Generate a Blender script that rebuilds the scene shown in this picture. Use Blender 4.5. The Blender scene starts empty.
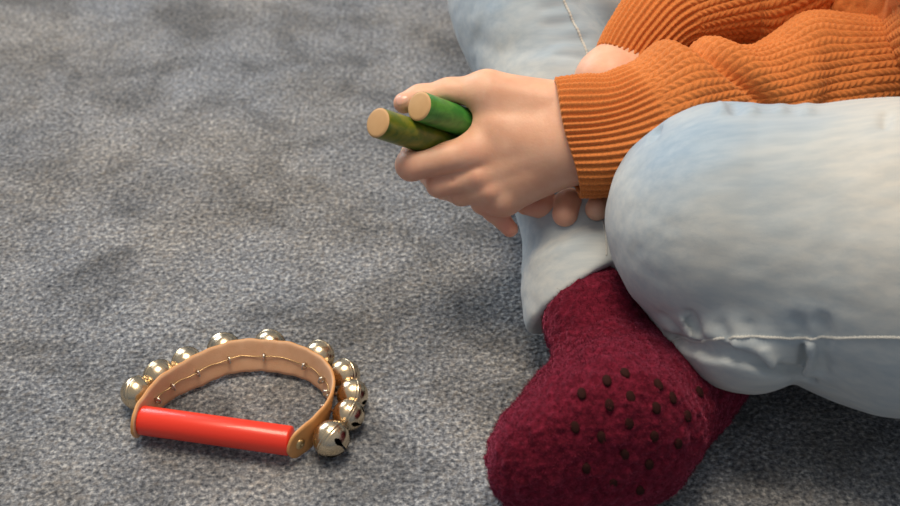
import bpy, math, random
import numpy as np
from mathutils import Vector, Matrix
random.seed(4); rng = np.random.default_rng(4)
C = bpy.context.scene.collection
PI = math.pi
A = lambda *v: np.array(v, dtype=np.float64)

# ------------------------------------------------------------------ camera
PITCH = math.radians(40); DIST = 1.15
CAM = A(0, -DIST*math.cos(PITCH), DIST*math.sin(PITCH))
FW = A(0, math.cos(PITCH), -math.sin(PITCH)); RT = A(1, 0, 0); UP = A(0, math.sin(PITCH), math.cos(PITCH))
F = 1250.0
def ray(px, py): return FW + RT*(px-450)/F + UP*(253-py)/F
def atd(px, py, d): return CAM + ray(px, py)*d            # point at a distance along the view axis
def at(px, py, z):                                        # point at a height above the floor
    r = ray(px, py); return CAM + r*((z-CAM[2])/r[2])
cam = bpy.data.cameras.new('camera'); co = bpy.data.objects.new('camera', cam); C.objects.link(co)
cam.lens = 50; cam.sensor_width = 36; cam.clip_start = .01
co.location = CAM; co.rotation_euler = (PI/2-PITCH, 0, 0)
cam.dof.use_dof = True; cam.dof.focus_distance = 0.99; cam.dof.aperture_fstop = 5.6
bpy.context.scene.camera = co

# ------------------------------------------------------------------ object helpers
def link(name, me, mats, parent=None):
    o = bpy.data.objects.new(name, me)
    for m in (mats if isinstance(mats, (list, tuple)) else [mats]): me.materials.append(m)
    C.objects.link(o)
    if parent: o.parent = parent; o.matrix_parent_inverse = parent.matrix_world.inverted()
    return o
def tag(o, label=None, cat=None, group=None, kind=None):
    for k, v in (('label', label), ('category', cat), ('group', group), ('kind', kind)):
        if v: o[k] = v
    return o
def empty(name, loc, rz=0):
    o = bpy.data.objects.new(name, None); o.location = loc; o.rotation_euler = (0, 0, rz); C.objects.link(o)
    bpy.context.view_layer.update(); return o
def mesh(V, Q, T=None, mat_idx=None, smooth=True, name='m'):
    """V (n,3), Q (m,4) quads, T (k,3) triangles"""
    me = bpy.data.meshes.new(name)
    V = np.asarray(V, dtype=np.float32); Q = np.asarray(Q, dtype=np.int32).reshape(-1, 4)
    T = np.zeros((0, 3), np.int32) if T is None else np.asarray(T, dtype=np.int32).reshape(-1, 3)
    me.vertices.add(len(V)); me.vertices.foreach_set('co', V.ravel())
    nl = Q.size + T.size; me.loops.add(nl)
    me.loops.foreach_set('vertex_index', np.concatenate([Q.ravel(), T.ravel()]))
    me.polygons.add(len(Q)+len(T))
    st = np.concatenate([np.arange(len(Q))*4, Q.size+np.arange(len(T))*3]).astype(np.int32)
    me.polygons.foreach_set('loop_start', st)
    me.polygons.foreach_set('use_smooth', np.full(len(st), smooth))
    if mat_idx is not None: me.polygons.foreach_set('material_index', np.asarray(mat_idx, dtype=np.int32))
    me.update(calc_edges=True); me.validate()
    return me
def merge(parts):
    """list of (V,Q) -> (V,Q)"""
    Vs, Qs, n = [], [], 0
    for V, Q in parts: Vs.append(V); Qs.append(np.asarray(Q)+n); n += len(V)
    return np.concatenate(Vs), np.concatenate(Qs)

# ------------------------------------------------------------------ noise
def _h(x, y, z, s):
    n = (x*374761393 + y*668265263 + z*2147483647 + s*974634777) & 0xffffffff
    n = ((n ^ (n >> 13))*1274126177) & 0xffffffff
    n = n ^ (n >> 16)
    return (n & 0xffff)/32767.5-1
def noise(P, scale, seed=0):
    p = P*scale; i = np.floor(p).astype(np.int64); f = p-i; f = f*f*(3-2*f)
    r = 0
    for a in (0, 1):
        wa = f[:, 0] if a else 1-f[:, 0]
        for b in (0, 1):
            wb = f[:, 1] if b else 1-f[:, 1]
            for c in (0, 1):
                wc = f[:, 2] if c else 1-f[:, 2]
                r = r + wa*wb*wc*_h(i[:, 0]+a, i[:, 1]+b, i[:, 2]+c, seed)
    return r

# ------------------------------------------------------------------ signed-distance shapes
def cone(a, b, ra, rb, n=None, flat=1.0):
    a = np.asarray(a, np.float32); b = np.asarray(b, np.float32); ba = b-a; L = float(ba @ ba) + 1e-12
    if n is not None: n = np.asarray(n, np.float32)/np.linalg.norm(n)
    def f(P):
        q = P-a; h = np.clip((q @ ba)/L, 0, 1)
        d = q-h[..., None]*ba
        if n is not None: d = d + n*((d @ n)*(1/flat-1))[..., None]
        return np.sqrt((d*d).sum(-1))-(ra+(rb-ra)*h)
    return f
def ball(c, r): return cone(c, np.asarray(c)+1e-4, r, r)
def smin(a, b, k):
    h = np.maximum(k-np.abs(a-b), 0)/k
    return np.minimum(a, b)-h*h*k*.25
def smax(a, b, k): return -smin(-a, -b, k)
def U(fs, k):
    def f(P):
        d = fs[0](P)
        for g in fs[1:]: d = smin(d, g(P), k)
        return d
    return f
def surfnet(fn, lo, hi, h, proj=2):
    lo = np.asarray(lo, np.float32); hi = np.asarray(hi, np.float32)
    n = np.ceil((hi-lo)/h).astype(int)+1
    ax = [lo[i]+np.arange(n[i], dtype=np.float32)*h for i in range(3)]
    V = np.empty(n, np.float32)
    yy, zz = np.meshgrid(ax[1], ax[2], indexing='ij')
    for i0 in range(0, n[0], 16):
        xs = ax[0][i0:i0+16]
        P = np.empty((len(xs), n[1], n[2], 3), np.float32)
        P[..., 0] = xs[:, None, None]; P[..., 1] = yy; P[..., 2] = zz
        V[i0:i0+16] = fn(P.reshape(-1, 3)).reshape(P.shape[:3])
    S = V < 0
    cs = tuple(n-1); cnt = np.zeros(cs, np.int8); acc = np.zeros(cs+(3,), np.float32)
    ed = []
    for a in range(3):
        s0 = [slice(None)]*3; s1 = [slice(None)]*3; s0[a] = slice(0, -1); s1[a] = slice(1, None)
        V0 = V[tuple(s0)]; V1 = V[tuple(s1)]; X = S[tuple(s0)] != S[tuple(s1)]
        t = np.where(X, V0/np.where(X, V0-V1, 1), 0).astype(np.float32)
        b, c = [k for k in range(3) if k != a]
        for db in (0, 1):
            for dc in (0, 1):
                sl = [slice(None)]*3
                sl[b] = slice(db, db+cs[b]); sl[c] = slice(dc, dc+cs[c])
                x = X[tuple(sl)]; cnt += x
                acc[..., a] += t[tuple(sl)]
                acc[..., b] += x*np.float32(db); acc[..., c] += x*np.float32(dc)
        ed.append((a, b, c, X, S[tuple(s0)]))
    m = cnt > 0; ids = np.full(cs, -1, np.int64); ids[m] = np.arange(m.sum())
    cell = np.argwhere(m); P = lo+(cell+acc[m]/cnt[m][:, None])*h
    Q = []
    for a, b, c, X, S0 in ed:
        e = np.argwhere(X); s = S0[X]
        ok = (e[:, b] > 0) & (e[:, c] > 0) & (e[:, b] < cs[b]) & (e[:, c] < cs[c]); e = e[ok]; s = s[ok]
        def I(db, dc):
            g = e.copy(); g[:, b] -= db; g[:, c] -= dc; return ids[g[:, 0], g[:, 1], g[:, 2]]
        q = np.stack([I(1, 1), I(0, 1), I(0, 0), I(1, 0)], 1)
        flip = (s ^ (a == 1)) == False
        q[flip] = q[flip][:, ::-1]
        Q.append(q)
    Q = np.concatenate(Q); P = P.astype(np.float32)
    for _ in range(proj):
        G, d = grad(fn, P); P = P-G*np.clip(d, -h, h)[:, None]*.9
    return P, Q
def grad(fn, P, e=6e-4):
    P = np.asarray(P, np.float32)
    d = fn(P); G = np.stack([fn(P+np.eye(3, dtype=np.float32)[i]*e)-d for i in range(3)], 1)/e
    l = np.linalg.norm(G, axis=1)+1e-9
    return G/l[:, None], d/np.maximum(l, .3)
def hit(fn, px, py, t0=.6):
    r = ray(px, py); t = t0
    for _ in range(120):
        d = float(fn(np.asarray([CAM+r*t], np.float32))[0])
        t += d*.6
        if abs(d) < 1e-5: break
    return CAM+r*t
def catmull(P, n):
    P = np.asarray(P, float); P = np.vstack([2*P[0]-P[1], P, 2*P[-1]-P[-2]]); out = []
    t = np.linspace(0, len(P)-3-1e-9, n); i = t.astype(int); f = (t-i)[:, None]
    a, b, c, d = P[i], P[i+1], P[i+2], P[i+3]
    return .5*((2*b)+(c-a)*f+(2*a-5*b+4*c-d)*f*f+(3*b-a-3*c+d)*f**3)
def resample(P, step=None, n=None):
    s = np.concatenate([[0], np.cumsum(np.linalg.norm(np.diff(P[:, :3], axis=0), axis=1))])
    if n is None: n = int(s[-1]/step)+2
    t = np.linspace(0, s[-1], n)
    return np.stack([np.interp(t, s, P[:, k]) for k in range(P.shape[1])], 1), t
def tube(pts, r, nseg=8, caps=True):
    pts = np.asarray(pts, float); n = len(pts); T = np.gradient(pts, axis=0); T /= np.linalg.norm(T, axis=1)[:, None]+1e-12
    N = np.cross(T[0], A(0, 0, 1)); N = N if np.linalg.norm(N) > .1 else np.cross(T[0], A(1, 0, 0)); N /= np.linalg.norm(N)
    V = []; r = np.broadcast_to(r, (n,))
    for i in range(n):
        N = N-T[i]*(N @ T[i]); N /= np.linalg.norm(N); B = np.cross(T[i], N)
        for k in range(nseg):
            a = 2*PI*k/nseg; V.append(pts[i]+(N*math.cos(a)+B*math.sin(a))*r[i])
    Q = [(i*nseg+k, i*nseg+(k+1) % nseg, (i+1)*nseg+(k+1) % nseg, (i+1)*nseg+k) for i in range(n-1) for k in range(nseg)]
    if caps:
        for e in (0, n-1):
            c = len(V); V.append(pts[e])
            for k in range(0, nseg, 2):
                q = (e*nseg+k, e*nseg+(k+1) % nseg, e*nseg+(k+2) % nseg, c)
                Q.append(q if e else q[::-1])
    return np.array(V), np.array(Q)
def lathe(prof, c, ax, n=48):
    """prof: (along, radius) list, around axis ax from point c"""
    ax = np.asarray(ax, float)/np.linalg.norm(ax); N = np.cross(ax, A(0, 0, 1)); N = N if np.linalg.norm(N) > .1 else np.cross(ax, A(1, 0, 0)); N /= np.linalg.norm(N); B = np.cross(ax, N)
    V = np.array([c+ax*l+(N*math.cos(2*PI*k/n)+B*math.sin(2*PI*k/n))*r for l, r in prof for k in range(n)])
    Q = [(i*n+k, i*n+(k+1) % n, (i+1)*n+(k+1) % n, (i+1)*n+k) for i in range(len(prof)-1) for k in range(n)]
    return V, np.array(Q)

# ------------------------------------------------------------------ materials
def mat(name, color, rough=.8, **kw):
    m = bpy.data.materials.new(name); m.use_nodes = True
    b = m.node_tree.nodes['Principled BSDF']
    b.inputs['Base Color'].default_value = (*color, 1); b.inputs['Roughness'].default_value = rough
    for k, v in kw.items():
        k = k.replace('_', ' ')
        b.inputs[k].default_value = v if not isinstance(v, tuple) or len(v) == 4 else (v if k == 'Subsurface Radius' else (*v, 1))
    return m
class NT:
    def __init__(s, m): s.t = m.node_tree; s.b = s.t.nodes['Principled BSDF']; s.tc = s.t.nodes.new('ShaderNodeTexCoord')
    def n(s, typ, **kw):
        nd = s.t.nodes.new('ShaderNode'+typ)
        for k, v in kw.items():
            if k in nd.inputs: s.set(nd.inputs[k], v)
            else: setattr(nd, k, v)
        return nd
    def set(s, i, v):
        if hasattr(v, 'is_linked'): s.t.links.new(v, i)
        else: i.default_value = v
    def mapping(s, scale=(1, 1, 1), rot=(0, 0, 0)):
        m = s.t.nodes.new('ShaderNodeMapping'); s.t.links.new(s.tc.outputs['Object'], m.inputs[0])
        m.inputs['Scale'].default_value = scale; m.inputs['Rotation'].default_value = rot; return m.outputs[0]
    def noise(s, scale, detail=2, vec=None, rough=.5, dist=0):
        return s.n('TexNoise', Vector=vec or s.tc.outputs['Object'], Scale=scale, Detail=detail, Roughness=rough, Distortion=dist).outputs['Fac']
    def ramp(s, fac, stops):
        r = s.n('ValToRGB', Fac=fac); e = r.color_ramp.elements
        while len(e) < len(stops): e.new(.5)
        for k, (p, c) in enumerate(stops): e[k].position = p; e[k].color = (*c, 1) if len(c) == 3 else c
        return r.outputs[0]
    def mix(s, fac, a, b, mode='MIX'):
        m = s.n('Mix', data_type='RGBA', blend_type=mode)
        s.set(m.inputs[0], fac)
        s.set(m.inputs[6], a); s.set(m.inputs[7], b); return m.outputs[2]
    def math(s, op, a, b): 
        m = s.n('Math', operation=op); s.set(m.inputs[0], a); s.set(m.inputs[1], b); return m.outputs[0]
    def color(s, c): s.set(s.b.inputs['Base Color'], c)
    def bump(s, h, strength, dist, nrm=None):
        b = s.n('Bump', Height=h, Strength=strength, Distance=dist)
        if nrm: s.t.links.new(nrm, b.inputs['Normal'])
        return b.outputs[0]
    def normal(s, n): s.t.links.new(n, s.b.inputs['Normal'])
g3 = lambda v: (v, v, v)

# carpet
m_carpet = mat('carpet', (.1, .1, .1), 1.0, Specular_IOR_Level=.1, Sheen_Weight=.15, Sheen_Roughness=.6)
t = NT(m_carpet)
fine = t.noise(270, 3, rough=.62)
col = t.ramp(fine, [(.32, (.040, .046, .058)), (.46, (.132, .142, .158)), (.56, (.220, .231, .245)), (.70, (.46, .465, .46))])
warm = t.ramp(t.noise(150, 1), [(.52, (0, 0, 0)), (.70, (1, 1, 1))])
col = t.mix(t.math('MULTIPLY', warm, .30), col, (.27, .245, .215, 1))
patch = t.ramp(t.noise(9, 5, vec=t.mapping((1, 1.25, 1), (0, 0, -.5)), rough=.7, dist=.5), [(.36, g3(.55)), (.50, g3(.95)), (.62, g3(1.22))])
hue = t.mix(t.ramp(t.noise(4.5, 3, rough=.6), [(.4, (0, 0, 0)), (.62, (1, 1, 1))]), (1.02, 1.08, 1.16, 1), (1.15, 1.12, 1.07, 1))
col = t.mix(1.0, t.mix(1.0, col, patch, 'MULTIPLY'), hue, 'MULTIPLY')
t.color(col)
vor = t.n('TexVoronoi', Vector=t.tc.outputs['Object'], Scale=230.).outputs['Distance']
nb = t.bump(vor, .6, .003, t.bump(fine, .8, .003)); t.normal(nb)

# knit wool
m_wool = mat('rust_wool', (.50, .13, .024), .85, Sheen_Weight=.35, Sheen_Roughness=.5, Sheen_Tint=(1, .6, .3))
t = NT(m_wool)
c1 = t.mix(t.noise(38, 3), (.44, .135, .027, 1), (.56, .185, .042, 1))
c1 = t.mix(t.ramp(t.noise(900, 2), [(.35, (0, 0, 0)), (.7, (1, 1, 1))]), c1, t.mix(1.0, c1, (1.35, 1.3, 1.2, 1), 'MULTIPLY'))
t.color(c1); t.normal(t.bump(t.noise(1500, 2), .5, .0006))

# denim, light wash
m_denim = mat('light_denim', (.5, .55, .6), .85, Sheen_Weight=.1)
t = NT(m_denim)
big = t.ramp(t.noise(6, 2, dist=.2), [(.34, (.32, .425, .53)), (.52, (.475, .53, .555)), (.70, (.56, .575, .555))])
slub = t.noise(1, 3, vec=t.mapping((14, 160, 160)), rough=.6)
c1 = t.mix(t.ramp(slub, [(.35, (0, 0, 0)), (.65, (1, 1, 1))]), t.mix(1.0, big, (.86, .90, .94, 1), 'MULTIPLY'), t.mix(1.0, big, (1.04, 1.03, 1.02, 1), 'MULTIPLY'))
t.color(c1)
t.normal(t.bump(t.noise(1100, 2), .25, .0005, t.bump(slub, .12, .001)))
m_denim_blue = mat('denim_inside', (.20, .29, .40), .9)
m_thread = mat('seam_thread', (.56, .58, .56), .8)

# skin
m_skin = mat('skin', (.62, .35, .25), .48, Subsurface_Weight=.28, Subsurface_Radius=(.010, .0038, .0018), Subsurface_Scale=1.0, Specular_IOR_Level=.4)
t = NT(m_skin)
ca = t.n('Attribute', attribute_name='flush').outputs['Fac']
c1 = t.mix(t.ramp(t.noise(55, 3), [(.35, (0, 0, 0)), (.65, (1, 1, 1))]), (.69, .39, .265, 1), (.77, .475, .335, 1))
c1 = t.mix(ca, c1, (.68, .28, .20, 1)); t.color(c1)
t.normal(t.bump(t.noise(520, 3), .22, .0006))
m_nail = mat('nail', (.72, .42, .34), .25, Subsurface_Weight=.2, Subsurface_Radius=(.006, .002, .001))
m_hair = mat('brown_hair', (.05, .025, .012), .5)

# sock
m_sock = mat('maroon_chenille', (.16, .008, .028), .95, Sheen_Weight=.5, Sheen_Roughness=.45, Sheen_Tint=(1, .22, .4), Specular_IOR_Level=.1)
t = NT(m_sock)
c1 = t.ramp(t.noise(260, 3), [(.3, (.070, .005, .013)), (.55, (.128, .009, .023)), (.75, (.20, .016, .040))])
t.color(c1); t.normal(t.bump(t.noise(600, 2), .6, .0015))
m_dot = mat('grip_rubber', (.030, .010, .009), .9, Specular_IOR_Level=.1)
# shaker
m_red = mat('red_plastic', (.83, .040, .016), .33, Coat_Weight=.2)
t = NT(m_red); t.normal(t.bump(t.noise(1, 2, vec=t.mapping((40, 500, 500))), .08, .001))
m_leather = mat('tan_leather', (.50, .27, .12), .55)
t = NT(m_leather); t.color(t.mix(t.noise(90, 4), (.56, .25, .075, 1), (.68, .36, .14, 1))); t.normal(t.bump(t.noise(700, 3), .25, .0006))
m_suede = mat('suede_side', (.56, .35, .22), .85)
t = NT(m_suede); t.color(t.mix(t.noise(120, 4), (.60, .35, .19, 1), (.74, .49, .31, 1))); t.normal(t.bump(t.noise(900, 3), .3, .0006))
m_bell = mat('bell_metal', (.78, .68, .50), .17, Metallic=1.0)
t = NT(m_bell); t.color(t.mix(t.noise(60, 2), (.74, .58, .36, 1), (.66, .56, .43, 1)))
t.set(t.b.inputs['Roughness'], t.ramp(t.noise(220, 3), [(.3, g3(.16)), (.8, g3(.40))]))
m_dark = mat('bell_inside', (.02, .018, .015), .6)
m_steel = mat('steel', (.66, .62, .55), .28, Metallic=1.0)
m_wire = mat('brass_wire', (.62, .46, .24), .35, Metallic=1.0)
# claves
def paint(name, a, b):
    m = mat(name, a, .36, Coat_Weight=.15); t = NT(m)
    t.color(t.mix(t.ramp(t.noise(1, 3, vec=t.mapping((25, 160, 160)), dist=.5), [(.38, (0, 0, 0)), (.66, (1, 1, 1))]), (*a, 1), (*b, 1))); return m
m_green = paint('green_stain', (.035, .21, .035), (.075, .32, .05))
m_olive = paint('olive_stain', (.075, .14, .014), (.20, .21, .018))
m_wood = mat('bare_wood', (.55, .33, .15), .6)
t = NT(m_wood); t.color(t.mix(t.noise(60, 3), (.47, .27, .115, 1), (.64, .42, .21, 1)))

# ------------------------------------------------------------------ floor
nx, ny = 2, 2
fl = mesh([(-4, -3, 0), (5, -3, 0), (5, 5, 0), (-4, 5, 0)], [(0, 1, 2, 3)], smooth=False)
tag(link('floor', fl, m_carpet), kind='structure', label='grey mottled cut-pile carpet')

# ------------------------------------------------------------------ bell shaker
def bell_shaker():
    zc = .0165
    L = at(141, 420, zc); R = at(291, 441, zc)
    root = empty('bell_shaker', (*(L+R)[:2]/2, 0))
    tag(root, 'D-shaped leather strap of jingle bells with a red handle lying on the carpet', 'musical instrument')
    ax = (R-L); ln = np.linalg.norm(ax); ax /= ln
    rh = .0115
    prof = [(0, 0), (0, rh*.9), (.0006, rh*.97), (.0016, rh), (ln-.0016, rh), (ln-.0006, rh*.97), (ln, rh*.9), (ln, 0)]
    V, Q = lathe(prof, L, ax, 64)
    h = link('handle', mesh(V, Q), m_red, root); h['label'] = 'glossy red plastic handle'
    # strap centreline (middle of the band width), outward lean grows along the arc
    top = [(133, 396), (141, 392), (160, 376.5), (191, 357), (219, 343.5), (244, 338), (271, 338.5), (297, 343.5), (318, 354), (330, 367), (334, 381), (328, 400), (312, 417), (296, 430)]
    hw = .0138
    lean = [0, .02, .10, .30, .40, .45, .45, .42, .34, .26, .2, .12, .04, 0]
    ext = .012
    perp = A(-ax[1], ax[0], 0)   # away from the handle, over the floor
    pts = []
    P0 = np.array([at(x, y, .031) for x, y in top])
    cen = P0.mean(0); cen[2] = 0
    for p, l in zip(P0, lean):
        o = p-cen; o[2] = 0; o /= np.linalg.norm(o)
        q = p-o*math.sin(l)*hw; q[2] = zc+.0005
        pts.append(np.concatenate([q, [l]]))
    pts = np.array(pts)
    # straight runs against the two handle ends
    e0 = [np.concatenate([L-ax*.0016+perp*d, [0]]) for d in (-.014, -.004, .008)]
    pr = perp*math.cos(.5)+ax*math.sin(.5); e1 = [np.concatenate([R+ax*.0068+pr*d, [0]]) for d in (.014, .0, -.013)]
    P_end = e1[1][:3]
    ctl = np.array(e0+list(pts[2:-2])+e1)
    P = catmull(ctl, 300); P, s = resample(P, n=170)
    T = np.gradient(P[:, :3], axis=0); T[:, 2] = 0; T /= np.linalg.norm(T, axis=1)[:, None]
    O = np.stack([-T[:, 1], T[:, 0], 0*T[:, 0]], 1)        # sideways
    if (O[85] @ (P[85, :3]-cen)) < 0: O = -O
    S = s[-1]
    W = 13
    def frame(i):
        l = P[i, 3]; up = A(0, 0, 1)*math.cos(l)+O[i]*math.sin(l); out = O[i]*math.cos(l)-A(0, 0, 1)*math.sin(l)
        return P[i, :3], up, out
    inn, outr = [], []
    for i in range(len(P)):
        c, up, out = frame(i)
        e = min(s[i], S-s[i]); R_ = hw
        w = hw*math.sqrt(max(0.0, 1-((R_-e)/R_)**2)) if e < R_ else hw
        w = max(w, .001)*(1+.02*math.sin(s[i]*170)+.02*math.sin(s[i]*410))
        for k in range(W):
            u = -1+2*k/(W-1); edge = 1-max(0, abs(u)-.86)/.14*.35
            outr.append(c+up*u*w+out*.0014*edge); inn.append(c+up*u*w-out*.0014*edge)
    n = len(P); V = np.array(inn+outr); off = n*W; Q = []; M = []
    for i in range(n-1):
        for k in range(W-1):
            a = i*W+k
            Q.append((a, a+W, a+W+1, a+1)); M.append(1)
            Q.append((off+a, off+a+1, off+a+W+1, off+a+W)); M.append(0)
        for k in (0, W-1):
            a = i*W+k; q = (a, off+a, off+a+W, a+W); Q.append(q if k == 0 else q[::-1]); M.append(0)
    for i in (0, n-1):
        for k in range(W-1):
            a = i*W+k; q = (a, a+1, off+a+1, off+a); Q.append(q if i == 0 else q[::-1]); M.append(0)
    if np.cross(V[W]-V[0], V[1]-V[0]) @ O[0] > 0: Q = [q[::-1] for q in Q]
    st = link('strap', mesh(V, Q, mat_idx=M), [m_leather, m_suede], root); st['label'] = 'tan leather strap, paler on the inside'
    # end screws
    nr = ax*math.cos(.5)-perp*math.sin(.5)
    for pt, d in ((L-ax*.0030, -ax), (P_end+nr*.0014-pr*.001, nr)):
        V, Q = lathe([(0, .0046), (.0006, .0045), (.0016, .0036), (.0021, .002), (.0021, .0011), (.0010, .0009), (.0009, 0)], pt, d, 28)
        link('screw', mesh(V, Q), m_wire, root)
    # bells: positions along the strap nearest to the photograph's ten
    bpix = [(137, 394, .0145), (160, 375, .0165), (184, 356, .019), (222, 341, .019), (270, 339, .019), (318, 354, .0175), (343, 374, .016), (348.5, 394, .015), (340, 414, .0145), (326, 438, .0140)]
    rb = [.0130]*10
    proto = None
    def bell_mesh(r, seed):
        nu, nv = 96, 72; Vo = []; 
        for j in range(nv+1):
            th = PI*j/nv
            bulge = .0010*math.exp(-((th-PI/2)/.035)**2)+.00035*math.exp(-((abs(th-PI/2)-.16)/.03)**2)
            for i in range(nu):
                ph = 2*PI*i/nu
                rr = r+bulge; Vo.append((rr*math.sin(th)*math.cos(ph), rr*math.sin(th)*math.sin(ph), rr*math.cos(th)*.97))
        Vo = np.array(Vo); Vi = Vo*.93
        q, mi = [], []
        for j in range(nv):
            for i in range(nu):
                a, b = j*nu+i, j*nu+(i+1) % nu; f = (a, a+nu, b+nu, b)
                c = Vo[list(f)].mean(0)/r
                slot = c[2] > 0 and ((abs(c[1]) < .065 and abs(c[0]) < .80) or (abs(c[0]) < .065 and abs(c[1]) < .80) or
                       any(math.hypot(c[0]-x, c[1]-y) < .17 for x, y in ((.74, 0), (-.74, 0), (0, .74), (0, -.74))))
                if slot: continue
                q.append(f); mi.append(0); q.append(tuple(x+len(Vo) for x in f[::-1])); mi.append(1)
        # iron pellet
        V2 = np.concatenate([Vo, Vi]); 
        return mesh(V2, q, mat_idx=mi)
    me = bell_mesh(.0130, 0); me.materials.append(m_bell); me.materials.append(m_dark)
    pel_V, pel_Q = lathe([(-.003*math.cos(a), .003*math.sin(a)) for a in np.linspace(0, PI, 10)], A(0, 0, 0), A(0, 0, 1), 16)
    pel = mesh(pel_V, pel_Q); pel.materials.append(m_dark)
    pins = []
    for k, (x, y, z) in enumerate(bpix):
        c = at(x, y, max(z, .0136))
        d = np.linalg.norm(P[:, :2]-c[:2], axis=1); i = int(d.argmin())
        i = min(max(i, 14), n-15)
        p, up, out = frame(i)
        c = p+out*(.0014+.0030+.0122)+T[i]*((c-p) @ T[i])*.5
        c[2] = max(c[2], .0136)
        dirv = Vector(out+A(0, 0, -.25)+T[i]*random.uniform(-.15, .15)).normalized()
        o = bpy.data.objects.new('bell', me); C.objects.link(o); o.parent = root; o.matrix_parent_inverse = root.matrix_world.inverted()
        rot = dirv.to_track_quat('Z', 'Y').to_matrix().to_4x4() @ Matrix.Rotation(random.uniform(.2, 1.3), 4, 'Z')
        o.matrix_basis = Matrix.Translation(Vector(c)) @ rot @ Matrix.Scale(1.12 if k == 9 else 1.0, 4)
        bpy.context.view_layer.update()
        pl = bpy.data.objects.new('pellet', pel); C.objects.link(pl); pl.parent = o; pl.location = (0.001, 0, -.0085)
        pins.append((i, c))
    # split pins inside, with their wire eyes, and the thin wire that joins them
    way = []
    for i, c in pins:
        p, up, out = frame(i)
        b = p-out*.0014
        seg = []
        loop = [b+up*.0035*math.cos(a)*.8-out*(.0028+.0028*math.sin(a)) for a in np.linspace(-.5*PI, 1.5*PI, 17)]
        seg.append(tube(loop, .0008, 6))
        seg.append(tube([b+out*.001, b-out*.0015, b-out*.0050+up*.0026], .0011, 6))
        seg.append(tube([p+out*.001, c-(c-p)*.25], .0011, 6))
        V, Q = merge(seg); link('split_pin', mesh(V, Q), m_steel, root)
        way.append((i, p-out*.0030))
    way.sort(key=lambda w: w[0])
    W_ = []
    for a, b in zip(way[:-1], way[1:]):
        for i in range(a[0], b[0]):
            p, up, out = frame(i); f = (i-a[0])/(b[0]-a[0]); W_.append(p-out*(.0030-.0010*math.sin(PI*f))+up*.0006*math.sin(f*PI*2))
    W_.append(way[-1][1])
    V, Q = tube(W_, .00042, 6); link('wire', mesh(V, Q), m_wire, root)
bell_shaker()

# ------------------------------------------------------------------ claves
HD = .97; PX = HD/F                                    # the hands' distance from the camera, metres per pixel there
def hp(px, py, d=0.0): return atd(px, py, HD+d/100)    # d in centimetres, away from the camera
cdir = .62*RT-.14*UP+.75*FW; cdir /= np.linalg.norm(cdir)
CL = []
def clave(px, py, d, m, label, length=.20, r=.0117):
    c = hp(px, py, d)
    if CL:                                             # lies against the first one
        for k in range(400):
            q = c-CL[0][0]
            if np.linalg.norm(q-cdir*(q @ cdir)) > 2.04*r: break
            c = hp(px, py, d-k*.02)
        print('clave depth', d-k*.02)
    CL.append((c, r))
    root = empty('clave', tuple(c+cdir*length/2)); tag(root, label, 'rhythm stick', 'green claves held in the hand')
    V, Q = lathe([(.0012, r*.99), (.0022, r), (length/2, r*1.02), (length-.0022, r), (length-.0012, r*.99)], c, cdir, 48)
    link('shaft', mesh(V, Q), m, root)
    for e, sgn in ((0, 1), (length, -1)):
        V, Q = lathe([(e, 0), (e, r*.80), (e+sgn*.0004, r*.93), (e+sgn*.0012, r*.985)][::sgn], c, cdir, 48)
        o = link('stick_end', mesh(V, Q), m_wood, root); o['label'] = 'bare wooden round end'
clave(377, 122.5, -2.6, m_olive, 'olive green wooden clave, the lower stick reaching farthest out of the fist')
clave(418.5, 106, .1, m_green, 'bright green wooden clave, the upper stick sitting deeper between thumb and finger')

# ------------------------------------------------------------------ person
person = empty('person', (.50, .0, 0))
tag(person, 'person sitting cross-legged in rust sweater, light jeans and maroon sock, holding two green claves', 'person')

# --- hands
def chain(pts, k=.003):
    """pts: (point, radius) list"""
    return U([cone(a[0], b[0], a[1], b[1]) for a, b in zip(pts[:-1], pts[1:])], k)
wr = hp(590, 138, 1.6)
idx = chain([(hp(474, 152, 1.5), .0135), (hp(411.5, 165, 1.2), .0124), (hp(416, 146, 3.6), .0095), (hp(440, 136, 5.0), .0085)])
mid = chain([(hp(478, 176, 1.9), .0124), (hp(439, 185, 2.4), .0098), (hp(428, 172, 4.6), .0092), (hp(452, 162, 6.2), .0085)])
rng_ = chain([(hp(487, 190, 2.2), .0114), (hp(461, 194, 3.0), .0092), (hp(444, 188, 5.0), .009), (hp(466, 182, 6.6), .008)])
pnk = chain([(hp(501, 201, 2.5), .0108), (hp(482, 203, 3.2), .0085), (hp(493, 212, 4.0), .0076), (hp(510, 229, 3.7), .0066)])
thb = chain([(hp(545, 112, 2.6), .018), (hp(485, 92, 2.0), .0155), (hp(449, 93, 2.3), .0112), (hp(420, 98, 2.3), .0098), (hp(404, 103, 2.0), .0084)], .006)
palm = U([cone(wr, hp(480, 152, 1.9), .027, .0150), cone(wr, hp(484, 172, 2.1), .027, .0145), cone(wr, hp(494, 188, 2.4), .026, .0135),
          cone(wr, hp(508, 198, 2.7), .025, .0125), cone(hp(570, 112, 1.8), hp(492, 96, 2.0), .024, .0165), cone(hp(545, 140, 1.6), hp(500, 130, 1.6), .024, .018)], .012)
web = cone(hp(492, 104, 2.2), hp(482, 140, 2.0), .010, .012)
fore = cone(wr, hp(700, 105, 3.5), .027, .034)
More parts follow.
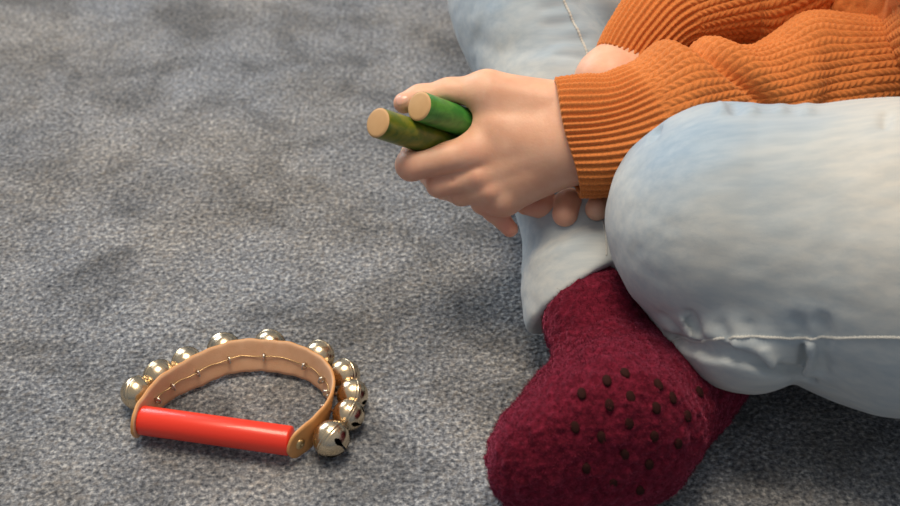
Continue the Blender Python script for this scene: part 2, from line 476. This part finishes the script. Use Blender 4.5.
def lhand(P):
    f = np.minimum(idx(P), 9)
    for g in (mid, rng_, pnk): f = smin(f, g(P), .0016)
    b = smin(smin(palm(P), thb(P), .012), web(P), .010)
    d = smin(b, f, .010)
    d = smin(d, fore(P), .02)
    for c, r in CL: d = smax(d, -cone(c, c+cdir*.2, r-.0002, r-.0002)(P), .006)
    # knuckles and the valleys between the tendons
    for c, r, a in KN: 
        q = P-c; d = d-a*np.exp(-(q*q).sum(-1)/(r*r))
    for s0, s1, w, a in VAL:
        ba = s1-s0; q = P-s0; h = np.clip((q @ ba)/float(ba @ ba), 0, 1); e = q-h[:, None]*ba; d = d+a*np.exp(-(e*e).sum(-1)/(w*w))
    return d
f32 = lambda v: np.asarray(v, np.float32)
KN = []; VAL = []
base = lhand
pts = {}
for nm, x, y in (('i', 474, 154), ('m', 477, 178), ('r', 488, 193), ('ip', 405, 168)):
    pts[nm] = hit(base, x, y)
kn = [(f32(pts['i']), .010, .0012), (f32(pts['m']), .008, .0016), (f32(pts['r']), .007, .0014)]
vl = []
for a, b, w, dp in (((474, 167), (520, 155), .0055, .0004), ((482, 187), (525, 172), .005, .0004), ((478, 168), (448, 180), .003, .0006), ((405, 181), (452, 180), .0022, .0010)):
    vl.append((f32(hit(base, *a)), f32(hit(base, *b)), w, dp))
KN, VAL = kn, vl
lo = np.min([hp(395, 70, -2), hp(700, 240, 9), hp(395, 240, -2), hp(700, 70, 9)], 0)-.02
hi = np.max([hp(385, 70, -2), hp(700, 240, 9), hp(395, 240, -2), hp(700, 70, 9)], 0)+.02
lo[0] = hp(385, 100, 0)[0]-.02; hi[0] = hp(660, 100, 3)[0]
VL, QL = surfnet(lhand, lo, hi, .00125)

# right hand, behind and below the left wrist
rw = hp(612, 84, 7.0)
rpalm = U([cone(rw, hp(575, 165, 8.2), .026, .017), cone(rw, hp(592, 172, 8.0), .026, .017), cone(rw, hp(608, 172, 8.0), .025, .016)], .012)
rf = [chain([(hp(576, 172, 8.0), .0115), (hp(572, 196, 6.0), .0112), (hp(568, 203, 4.4), .0108), (hp(565, 214, 3.4), .0104)]),
      chain([(hp(594, 176, 8.0), .011), (hp(600, 196, 5.6), .0105), (hp(601, 204, 3.8), .0100), (hp(597, 209, 3.0), .0095)]),
      chain([(hp(610, 176, 8.0), .010), (hp(618, 198, 6.8), .0095), (hp(618, 207, 5.6), .0085)]),
      chain([(hp(590, 150, 7.6), .015), (hp(568, 192, 6.4), .0120), (hp(546, 207, 5.6), .0105), (hp(526, 204, 5.4), .0090)])]
rfore = cone(rw, hp(660, 22, 8.8), .0235, .0205)
def rhand(P):
    d = rf[0](P)
    for g in rf[1:]: d = smin(d, g(P), .0014)
    return smin(smin(d, rpalm(P), .009), rfore(P), .02)
B = np.array([hp(x, y, z) for x in (510, 700) for y in (20, 240) for z in (2, 12)])
lo, hi = B.min(0)-.01, B.max(0)+.01; hi[0] = hp(680, 100, 8)[0]
VR, QR = surfnet(rhand, lo, hi, .0016)

# --- the rest of the body, mostly under the clothes
KNEE_N = atd(728, 222, .93); HIP_N = at(1130, 290, .12); THN = atd(900, 258, .915)
KNEE_F = atd(527, -86, 1.23); ANK = atd(590, 300, 1.02); HIP_F = A(.50, .12, .125)
ELB_N = atd(905, 62, 1.05); SH_N = A(.46, -.15, .50); ELB_F = atd(835, -60, 1.22); SH_F = A(.46, .20, .50)
WN = hp(600, 136, 1.6); WF = hp(640, 40, 8.0)
body = U([cone(A(.52, 0, .12), A(.47, .02, .30), .10, .10), cone(A(.47, .02, .30), A(.45, .02, .47), .10, .09), cone(SH_N, SH_F, .045, .045),
          cone(A(.45, .02, .5), A(.41, .02, .63), .05, .045), cone(SH_N, ELB_N*.6+SH_N*.4+A(.03, -.02, 0), .042, .030), cone(ELB_N*.6+SH_N*.4+A(.03, -.02, 0), ELB_N+A(.01, 0, 0), .030, .027), cone(SH_F, ELB_F*.55+SH_F*.45+A(.03, .03, 0), .042, .03), cone(ELB_F*.55+SH_F*.45+A(.03, .03, 0), ELB_F, .03, .03),
          cone(ELB_N+A(.01, 0, 0), hp(760, 94, 4.5), .027, .026), cone(hp(760, 94, 4.5), hp(690, 106, 3.0), .026, .026), cone(ELB_F, hp(712, -4, 10.8), .03, .022), cone(hp(712, -4, 10.8), hp(660, 24, 9.0), .022, .021),
          cone(HIP_N, KNEE_N, .08, .06), cone(HIP_F, KNEE_F, .08, .055), cone(KNEE_F, ANK, .05, .03)], .03)
HC = A(.385, .02, .73)
head = U([cone(HC+A(.015, 0, .02), HC+A(-.02, 0, .015), .085, .075), cone(HC+A(-.03, 0, -.03), HC+A(-.045, 0, -.075), .055, .030)], .05)
feat = [(cone(HC+A(-.088, 0, .0), HC+A(-.104, 0, -.028), .008, .012), .012, 1), (cone(HC+A(.0, -.083, -.0), HC+A(.008, -.085, -.035), .012, .008), .006, 1),
        (cone(HC+A(.0, .083, -.0), HC+A(.008, .085, -.035), .012, .008), .006, 1), (cone(HC+A(-.088, -.02, -.060), HC+A(-.088, .02, -.060), .006, .006), .008, 1)]
def bodyf(P):
    d = smin(body(P), head(P), .03)
    for g, k, s in feat: d = smin(d, g(P), k)
    for y in (-.032, .032): d = smax(d, -ball(HC+A(-.100, y, .008), .014)(P), .012)
    return d
VB, QB = surfnet(bodyf, (.0, -.30, .0), (.68, .40, .86), .006)
V, Q = merge([(VL, QL), (VR, QR), (VB, QB)])
me = mesh(V, Q)
fl_ = np.zeros(len(V), np.float32)
for c, r, a in [(pts['i'], .010, .28), (pts['m'], .009, .28), (pts['r'], .009, .30), (pts['ip'], .014, .30), (hp(509, 227, 3.2), .012, .9), (hp(404, 103, 1.5), .010, .35),
                (hp(565, 214, 3.0), .013, .45), (hp(594, 212, 5), .014, .5), (hp(535, 207, 5), .02, .6), (hp(440, 185, 2), .018, .35), (hp(490, 208, 2.8), .016, .5)]:
    fl_ = np.maximum(fl_, a*np.exp(-((V-c)**2).sum(1)/(r*r)))
me.attributes.new('flush', 'FLOAT', 'POINT').data.foreach_set('value', fl_.astype(np.float32))
bo = link('body', me, m_skin, person)
# nails
def nail(fn, px, py, along, w=.0052, l=.0062):
    c = hit(fn, px, py); G, _ = grad(fn, [c]); n = G[0].astype(float)
    a = np.asarray(along, float); a -= n*(a @ n); a /= np.linalg.norm(a); b = np.cross(n, a)
    V = []; N = 9
    for i in range(N):
        for j in range(N):
            u = -1+2*i/(N-1); v = -1+2*j/(N-1)
            uu = u*math.sqrt(1-v*v/2.4); vv = v*math.sqrt(1-u*u/2.4)
            p = c+a*uu*l+b*vv*w; g, d = grad(fn, [p]); V.append(p-g[0]*d[0]+g[0]*(.0004-.0004*max(abs(u), abs(v))**6))
    Q = [(i*N+j, i*N+j+1, (i+1)*N+j+1, (i+1)*N+j) for i in range(N-1) for j in range(N-1)]
    o = link('fingernail', mesh(V, Q), m_nail, bo); return o
nail(lhand, 401, 100, -RT-.2*UP, .0050, .0058)
# hair
def hairf(P):
    d = cone(HC+A(.03, 0, .035), HC+A(.0, 0, .02), .092, .088)(P)
    d = smin(d, cone(HC+A(.07, 0, .0), HC+A(.08, 0, -.12), .06, .05, A(1, 0, 0), .8)(P), .03)
    d = smax(d, -cone(HC+A(-.12, 0, -.02), HC+A(-.10, 0, -.12), .095, .09)(P), .01)
    return d+.0015*np.sin(P[:, 1]*420+np.sin(P[:, 2]*30)*3)
V, Q = surfnet(hairf, HC-.2, HC+.2, .004, 1)
link('hair', mesh(V, Q), m_hair, person)

# --- jeans
hem_n = (.50*RT-.74*UP-.30*FW); hem_n /= np.linalg.norm(hem_n); hem_c = atd(579, 280, .968)
SH0 = atd(548, 0, 1.18); ANK2 = ANK+(ANK-SH0)/np.linalg.norm(ANK-SH0)*.05
LOB = atd(750, 317, .915)
thighN = U([cone(KNEE_N, THN, .0900, .110), cone(THN, HIP_N, .110, .118)], .03)
shinN = U([cone(atd(722, 297, .925), LOB, .050, .054), cone(LOB, A(.12, .02, .07), .054, .045)], .01)
shinF = U([cone(SH0, ANK, .079, .0415), cone(ANK, ANK2, .0415, .0425), cone(KNEE_F, SH0, .088, .079)], .05)
shinF2 = cone(KNEE_F, HIP_F, .088, .105)
seat = U([cone(A(.53, -.06, .12), A(.53, .10, .12), .13, .13), cone(A(.53, 0, .16), A(.52, .01, .24), .12, .10)], .04)
CR = []
def jeansf(P, cr=True):
    n = smin(thighN(P), shinN(P), .006)
    f = shinF(P)
    f = smin(f, shinF2(P), .02)
    cut = (P-f32(hem_c)) @ f32(hem_n)
    near = ((P-f32(ANK2))**2).sum(-1) < .13**2
    f = np.where(near, smax(f, cut, .005), f)
    # inside of the trouser leg opening
    inner = cone(ANK, ANK2, .0370, .0378)(P)
    f = np.where(near, smax(f, -inner, .003), f)
    d = smin(n, f, .008)
    d = smin(d, seat(P), .04)
    if cr:
        for s, w, a in CR:
            c = s.mean(0); rad = np.sqrt(((s-c)**2).sum(1).max())+3.2*w
            k = np.flatnonzero(np.abs(P-c).max(1) < rad)
            if not len(k): continue
            R = P[k]; m = 1e9
            for s0, s1 in zip(s[:-1], s[1:]):
                ba = s1-s0; q = R-s0; h = np.clip((q @ ba)/float(ba @ ba), 0, 1); e = q-h[:, None]*ba
                m = np.minimum(m, (e*e).sum(-1))
            d[k] += a*np.exp(-m/(w*w))
    return d
def crease(pl, w, a): 
    p = f32([hit(jeansf, *q) for q in pl])
    if np.abs(p).max() > 1.5: return (p, w, a)
    p = f32(catmull(p, len(p)*3)); G, d = grad(jeansf, p); p = p-G*d[:, None]
    return (p-G*min(.45*a, .0045), w, a)
cr = [crease([(669, 338), (686, 346), (706, 354), (733, 355)], .0045, .011),                 # the long fold behind the knee
      crease([(676, 331), (694, 347), (714, 350), (732, 352)], .0035, .007), crease([(686, 322), (700, 340), (716, 346)], .0035, .006),
      crease([(664, 318), (676, 331)], .004, .006), crease([(690, 314), (697, 330)], .004, .006),
      crease([(733, 357), (748, 360), (768, 368), (790, 372), (808, 379)], .0045, .012),         # hanging edge of the thigh fabric over the calf
      crease([(674, 328), (684, 336)], .0035, -.002), crease([(683, 320), (692, 334)], .004, -.003), crease([(700, 344), (722, 348)], .003, -.003),
      crease([(734, 343), (738, 356)], .004, -.0025), crease([(764, 352), (771, 364)], .004, -.004),
      crease([(811, 346), (812, 358), (808, 372)], .0042, -.0045), crease([(805, 350), (804, 366)], .0045, .010), crease([(821, 346), (822, 372)], .005, .004),
      crease([(798, 322), (800, 335)], .005, .004), crease([(822, 322), (824, 335)], .005, .004), crease([(720, 326), (726, 337)], .005, .004), crease([(750, 326), (753, 336)], .005, .003),
      crease([(588, -6), (603, 10), (622, 34)], .012, .014), crease([(548, 24), (572, 22)], .005, .0025), crease([(556, 42), (584, 38)], .005, .0025), crease([(545, 8), (562, 6)], .005, .002), crease([(560, 56), (588, 56)], .005, .0025),
      crease([(655, 128), (652, 137)], .004, .007), 
      crease([(780, 101), (781, 112)], .004, -.003), crease([(751, 101), (752, 112)], .004, -.003), crease([(805, 103), (807, 114)], .005, -.003), crease([(735, 102), (736, 112)], .004, .003),
      crease([(886, 114), (885, 126)], .004, .003), crease([(720, 103), (722, 112)], .004, -.003),
      crease([(475, 40), (500, 52), (545, 48)], .010, .002), crease([(560, 30), (585, 52)], .012, .003),
      crease([(530, 245), (560, 232), (600, 215)], .007, .0025), crease([(533, 262), (562, 250), (604, 236)], .006, -.002)]
cr = [c for c in cr if np.abs(c[0]).max() < 1.5]; print('creases', len(cr))
CR = cr
def jf(P): return jeansf(P)
V, Q = surfnet(jf, (-.05, -.31, -.01), (.68, .40, .355), .0028)
G, _ = grad(jf, V)
keep = V[:, 2] > .31
dn = noise(V, 22, 3)*.0016+noise(V, 9, 5)*.0025+noise(V*A(1, 2.2, 2.2), 45, 6)*.0006
V = V+G*dn[:, None]; V[:, 2] = np.maximum(V[:, 2], .001)
cz = ((V[Q].mean(1)-ANK2)**2).sum(1) < .10**2
inside = cz & (cone(ANK, ANK2, .0384, .0392)(f32(V[Q].mean(1))) < 0)
jeans = link('jeans', mesh(V, Q, mat_idx=inside.astype(int)), [m_denim, m_denim_blue], person); jeans['label'] = 'light-wash blue jeans'
def on_surf(pl, fn, n, lift):
    P = np.array([hit(fn, *p) for p in pl]); P = catmull(P, n); G, d = grad(fn, P)
    dn = noise(P, 22, 3)*.0016+noise(P, 9, 5)*.0025+noise(P*A(1, 2.2, 2.2), 45, 6)*.0006
    return P-G*d[:, None]+G*(dn+lift)[:, None]
def seam(pl, n=120, r=.0011, lift=.0):
    P = on_surf(pl, jf, n, lift); V, Q = tube(P, r*(1+.25*np.sin(np.arange(n)*1.9)), 6); return link('seam', mesh(V, Q), m_thread, jeans)
seam([(672, 341), (684, 337), (698, 341), (716, 339), (745, 337), (775, 337), (800, 338), (830, 338), (870, 338.5), (905, 339), (960, 341), (1020, 345), (1080, 350)], 330)
seam([(560, -8), (570, 15), (580, 38), (590, 62)], 80, .0012)
seam([(671, 341), (669, 347), (674, 358)], 40, .0009)
seam([(603, 222), (606, 240), (606.5, 256)], 40, .0009)

# --- sweater: knitted tubes
def loft(ctl, n_cuff, cuff_len, n_body, N, disp, step=.0010, start=A(0, 0, 1), skew=0.0):
    """ctl rows: x y z r1 r2; rows run from the cuff up the arm"""
    P = catmull(ctl, 600); P, s = resample(P, step=step); ns = len(P)
    T = np.gradient(P[:, :3], axis=0); T /= np.linalg.norm(T, axis=1)[:, None]
    B1 = start-T[0]*(start @ T[0]); Bs = []
    for i in range(ns): B1 = B1-T[i]*(B1 @ T[i]); B1 = B1/np.linalg.norm(B1); Bs.append(B1)
    B1 = np.array(Bs); B2 = np.cross(T, B1)
    th = np.linspace(0, 2*PI, N, endpoint=False)
    ss = s[:, None]+0*th; tt = th[None, :]+0*ss
    # knit relief
    wob = .02*np.sin(ss*40)
    fc = np.cos(n_cuff*(tt+wob)); cuff = .0013*np.sign(fc)*np.abs(fc)**.7*1.0
    cuff = cuff+.0003*np.cos(2*PI*ss/.0042)*(fc > 0)
    u = n_body*(tt+wob)/(2*PI); f = u-np.floor(u)-.5
    ridge = np.sqrt(np.maximum(0, 1-(2*f)**2)); par = np.floor(u) % 2
    st = .5+.5*np.cos(2*PI*(ss/.0056+f*(2*par-1)*.85))
    knit = .0027*ridge*(.50+.50*st)-.0011
    w = 1/(1+np.exp(-(ss-cuff_len)/.003))
    rel = cuff*(1-w)+knit*w
    a = P[:, 3][:, None]; b = P[:, 4][:, None]
    R0 = 1/np.sqrt((np.cos(tt)/a)**2+(np.sin(tt)/b)**2)
    big = disp(ss, tt)
    def pt(R): return P[:, None, :3]+R[..., None]*(np.cos(tt)[..., None]*B1[:, None]+np.sin(tt)[..., None]*B2[:, None])
    X = pt(R0+big+rel)
    X = X+T[0]*(skew*((1-np.cos(tt))/2)**2*np.exp(-ss/.04))[..., None]
    # inner wall behind the cuff edge
    sk = T[0]*(skew*((1-np.cos(tt))/2)**2*np.exp(-ss/.04))[..., None]
    inner = (pt(R0+big-.0042)+sk)[:int(.03/step)][::-1]; edge = (pt(R0+big-.0022)+sk)[:1]-T[0]*.0008
    X = np.concatenate([inner, edge, X]); n = len(X)
    V = X.reshape(-1, 3); i = np.arange(n-1)[:, None]*N; k = np.arange(N)[None]; k2 = (k+1) % N
    Q = np.stack([i+k, i+k2, i+N+k2, i+N+k], -1).reshape(-1, 4)
    return V, Q, P
def g(x, w): return np.exp(-(x/w)**2)
def row(p, a, b): return [*p, a, b]
def dN(s, t):
    # t=0 is up in the picture, pi/2 faces the camera
    d = .0015*np.sin(t*3+s*30)+.0012*np.sin(s*60+2*t)
    cuffend = .074
    d = d+.009*g(s-.094-.012*np.cos(t-.2), .016)*(.55+.45*np.cos(t))          # blouse over the cuff
    sl = s-.118-.030*(1-np.cos(t-.1))                                          # slanted crease
    d = d-.013*g(sl, .0075)*(.5+.5*np.cos(t-.5))
    d = d+.006*g(sl-.020, .011)*(.5+.5*np.cos(t-.4))
    d = d-.004*g(s-.165-.05*np.sin(t), .012)*(.5+.5*np.sin(t))
    d = d+.004*g(s-.20-.03*np.cos(t), .02)+.004*np.sin(s*34+1.3*np.sin(t))*np.clip((s-.15)/.05, 0, 1)
    return d
def dF(s, t):
    d = .001*np.sin(t*3+s*20)+.004*np.sin(s*45+1.5*np.sin(t)+1)*np.clip((s-.08)/.04, 0, 1)
    d = d-.012*g(s-.165-.03*np.sin(t-.3), .009)*(.5+.5*np.cos(t-.4))+.006*g(s-.13-.02*np.sin(t), .018)
    return d
ctlN = [row(hp(558, 139, 1.3), .0465, .036), row(hp(592, 137, 1.3), .0465, .037), row(hp(620, 131, 1.5), .0450, .038), row(hp(655, 118, 2.0), .0475, .040), row(hp(700, 104, 3.0), .0470, .041),
        row(hp(760, 94, 4.5), .0430, .041), row(hp(830, 78, 6.2), .0470, .045), row(ELB_N+A(.01, 0, .0), .055, .050), row(ELB_N*.6+SH_N*.4+A(.03, -.02, 0), .06, .058), row(SH_N*1.0, .066, .066), row(SH_N+A(.0, .05, .03), .06, .06)]
ctlN[0][3:] = [.0465, .036]
VN, QN, PN = loft(ctlN, 46, .074, 46, 460, dN, start=UP, skew=.015)
ctlF = [row(hp(623, 66, 7.4), .0275, .027), row(hp(641, 42, 8.0), .032, .031), row(hp(668, 17, 9.2), .038, .037), row(hp(722, -4, 11.), .052, .045), row(hp(790, -25, 13.5), .062, .052),
        row(ELB_F, .064, .055), row(ELB_F*.55+SH_F*.45+A(.03, .03, 0), .062, .058), row(SH_F*1.0, .066, .066), row(SH_F+A(0, -.05, .03), .06, .06)]
VF, QF, PF = loft(ctlF, 38, .064, 44, 440, dF, start=UP)
# torso
tor = U([cone(A(.54, .02, .16), A(.53, .02, .22), .135, .13), cone(A(.46, .05, .20), A(.385, .12, .18), .10, .075), cone(A(.52, .02, .20), A(.48, .02, .34), .135, .125, A(0, 1, 0), 1.15), cone(A(.48, .02, .34), A(.455, .02, .47), .125, .105, A(0, 1, 0), 1.2), cone(A(.46, -.10, .49), A(.46, .15, .49), .065, .065),
         cone(A(.45, .02, .50), A(.435, .02, .565), .07, .062)], .05)
def torf(P): return smax(tor(P), -cone(A(.44, .02, .54), A(.40, .02, .66), .05, .052)(P), .008)+.003*np.sin(P[:, 2]*60+2*np.sin(P[:, 1]*12))
VT, QT = surfnet(torf, (.30, -.22, .0), (.70, .26, .66), .005)
# the same braided relief on the body panels
G, _ = grad(torf, VT); u = np.arctan2(VT[:, 1]-.02, VT[:, 0]-.49)*.16/.007; f = u-np.floor(u)-.5
V, Q = merge([(VN, QN), (VF, QF), (VT+G*(.002*np.cos(2*PI*f))[:, None], QT)])
sw = link('sweater', mesh(V, Q), m_wool, person); sw['label'] = 'rust orange chunky knit sweater with ribbed cuffs'

# --- sock
s0 = ANK-(ANK2-ANK)*.5
ank = U([cone(s0, atd(595, 325, .985), .0345, .0375), cone(atd(595, 325, .985), atd(606, 372, .955), .0375, .0340)], .01)
HEEL = at(556, 462, .049); MID = at(616, 428, .056); FORE = at(672, 392, .046)
foot = U([cone(HEEL, MID, .0435, .052), cone(MID, FORE, .052, .040), cone(HEEL, atd(606, 380, .95), .040, .034), cone(MID, atd(625, 385, .95), .050, .038), cone(FORE, at(715, 372, .036), .036, .030)], .03)
def sockf(P):
    d = smin(ank(P), foot(P), .018)
    # sole: flattened towards the camera side
    q = (P-f32(MID)) @ f32(SN)
    return smax(d, q-.047, .03)
SN = (-FW*.80+RT*.10-UP*.45); SN /= np.linalg.norm(SN)
B = np.array([s0, HEEL, MID, FORE, at(715, 372, .036)])
V, Q = surfnet(sockf, B.min(0)-.07, B.max(0)+.07, .0019)
G, _ = grad(sockf, V)
pile = np.maximum(0, noise(V, 210, 8))*.0024+noise(V, 400, 9)*.0010+noise(V, 60, 2)*.0012
# gathered cuff rings
V = V+G*pile[:, None]
V[:, 2] = np.maximum(V[:, 2], .0015)
# loose fibres
ctr = V[Q].mean(1); nrm = G[Q[:, 0]]
pick = rng.choice(len(Q), 60000); p = ctr[pick]+rng.normal(0, .0005, (60000, 3)); nn = nrm[pick]+rng.normal(0, .55, (60000, 3)); nn /= np.linalg.norm(nn, axis=1)[:, None]
sd = np.cross(nn, rng.normal(0, 1, (60000, 3))); sd /= np.linalg.norm(sd, axis=1)[:, None]
ln = rng.uniform(.0012, .0030, 60000)[:, None]
FV = np.stack([p-sd*.00022, p+sd*.00022, p+nn*ln], 1).reshape(-1, 3)
# grip dots on the sole
dots = [(582, 394), (607, 381), (625, 373.5), (658, 385), (609.5, 405), (630.5, 397), (656, 408), (575, 427), (601.5, 437), (629, 423), (654, 436), (687, 416), (678, 443), (586, 468), (624.5, 454), (649, 464), (613, 482), (640, 490), (699, 392), (672, 398)]
DV, DQ = [], []
for x, y in dots:
    c = hit(sockf, x, y); gg, _ = grad(sockf, [c]); n_ = gg[0].astype(float)
    a = (-UP+.25*RT); a = a-n_*(a @ n_); a /= np.linalg.norm(a); b = np.cross(n_, a); o0 = sum(len(v) for v in DV); vv = []
    for j, (rr, hh) in enumerate(((1, -.0005), (1, .0014), (.75, .0021), (.35, .0024), (0.02, .0025))):
        for k in range(14):
            an = 2*PI*k/14; vv.append(c+n_*hh+(a*math.cos(an)*.0044+b*math.sin(an)*.0031)*rr)
    DV.append(np.array(vv))
    DQ += [(o0+j*14+k, o0+j*14+(k+1) % 14, o0+(j+1)*14+(k+1) % 14, o0+(j+1)*14+k) for j in range(4) for k in range(14)]
DV = np.concatenate(DV); DQ = np.array(DQ)
allV = np.concatenate([V, DV, FV]); allQ = np.concatenate([Q, DQ+len(V)]); T_ = np.arange(len(FV)).reshape(-1, 3)+len(V)+len(DV)
mi = np.concatenate([np.zeros(len(Q)), np.ones(len(DQ)), np.zeros(len(T_))])
so = link('sock', mesh(allV, allQ, T_, mat_idx=mi), [m_sock, m_dot], person); so['label'] = 'fluffy maroon sock with dark grip dots on the sole'

# ------------------------------------------------------------------ light
w = bpy.data.worlds.new('world'); bpy.context.scene.world = w; w.use_nodes = True
nt = w.node_tree; bg = nt.nodes['Background']; bg.inputs[1].default_value = .42
tc = nt.nodes.new('ShaderNodeTexCoord'); sx = nt.nodes.new('ShaderNodeSeparateXYZ'); nt.links.new(tc.outputs['Generated'], sx.inputs[0])
rp = nt.nodes.new('ShaderNodeValToRGB'); nt.links.new(sx.outputs[2], rp.inputs[0])
e = rp.color_ramp.elements; e[0].position = 0; e[0].color = (.27, .34, .45, 1); e[1].position = 1; e[1].color = (1, .95, .88, 1)
nn_ = e.new(.25); nn_.color = (.50, .56, .66, 1)
nt.links.new(rp.outputs[0], bg.inputs[0])
def area(name, loc, tgt, size, power, color, sy=None):
    l = bpy.data.lights.new(name, 'AREA'); l.energy = power; l.color = color; l.size = size
    if sy: l.shape = 'RECTANGLE'; l.size_y = sy
    o = bpy.data.objects.new(name, l); C.objects.link(o); o.location = loc
    o.rotation_euler = (Vector(tgt)-Vector(loc)).to_track_quat('-Z', 'Y').to_euler(); return o
area('ceiling_lamp', (-.1, .12, 2.2), (.1, .0, 0), .9, 46, (1, .82, .63), .9)
area('window_light', (-1.7, 2.0, 1.3), (0, 0, .1), 1.3, 42, (.86, .93, 1), 1.5)
vs = bpy.context.scene.view_settings
vs.view_transform = 'Standard'; vs.look = 'None'; vs.gamma = 1; vs.use_curve_mapping = False; vs.exposure = 0
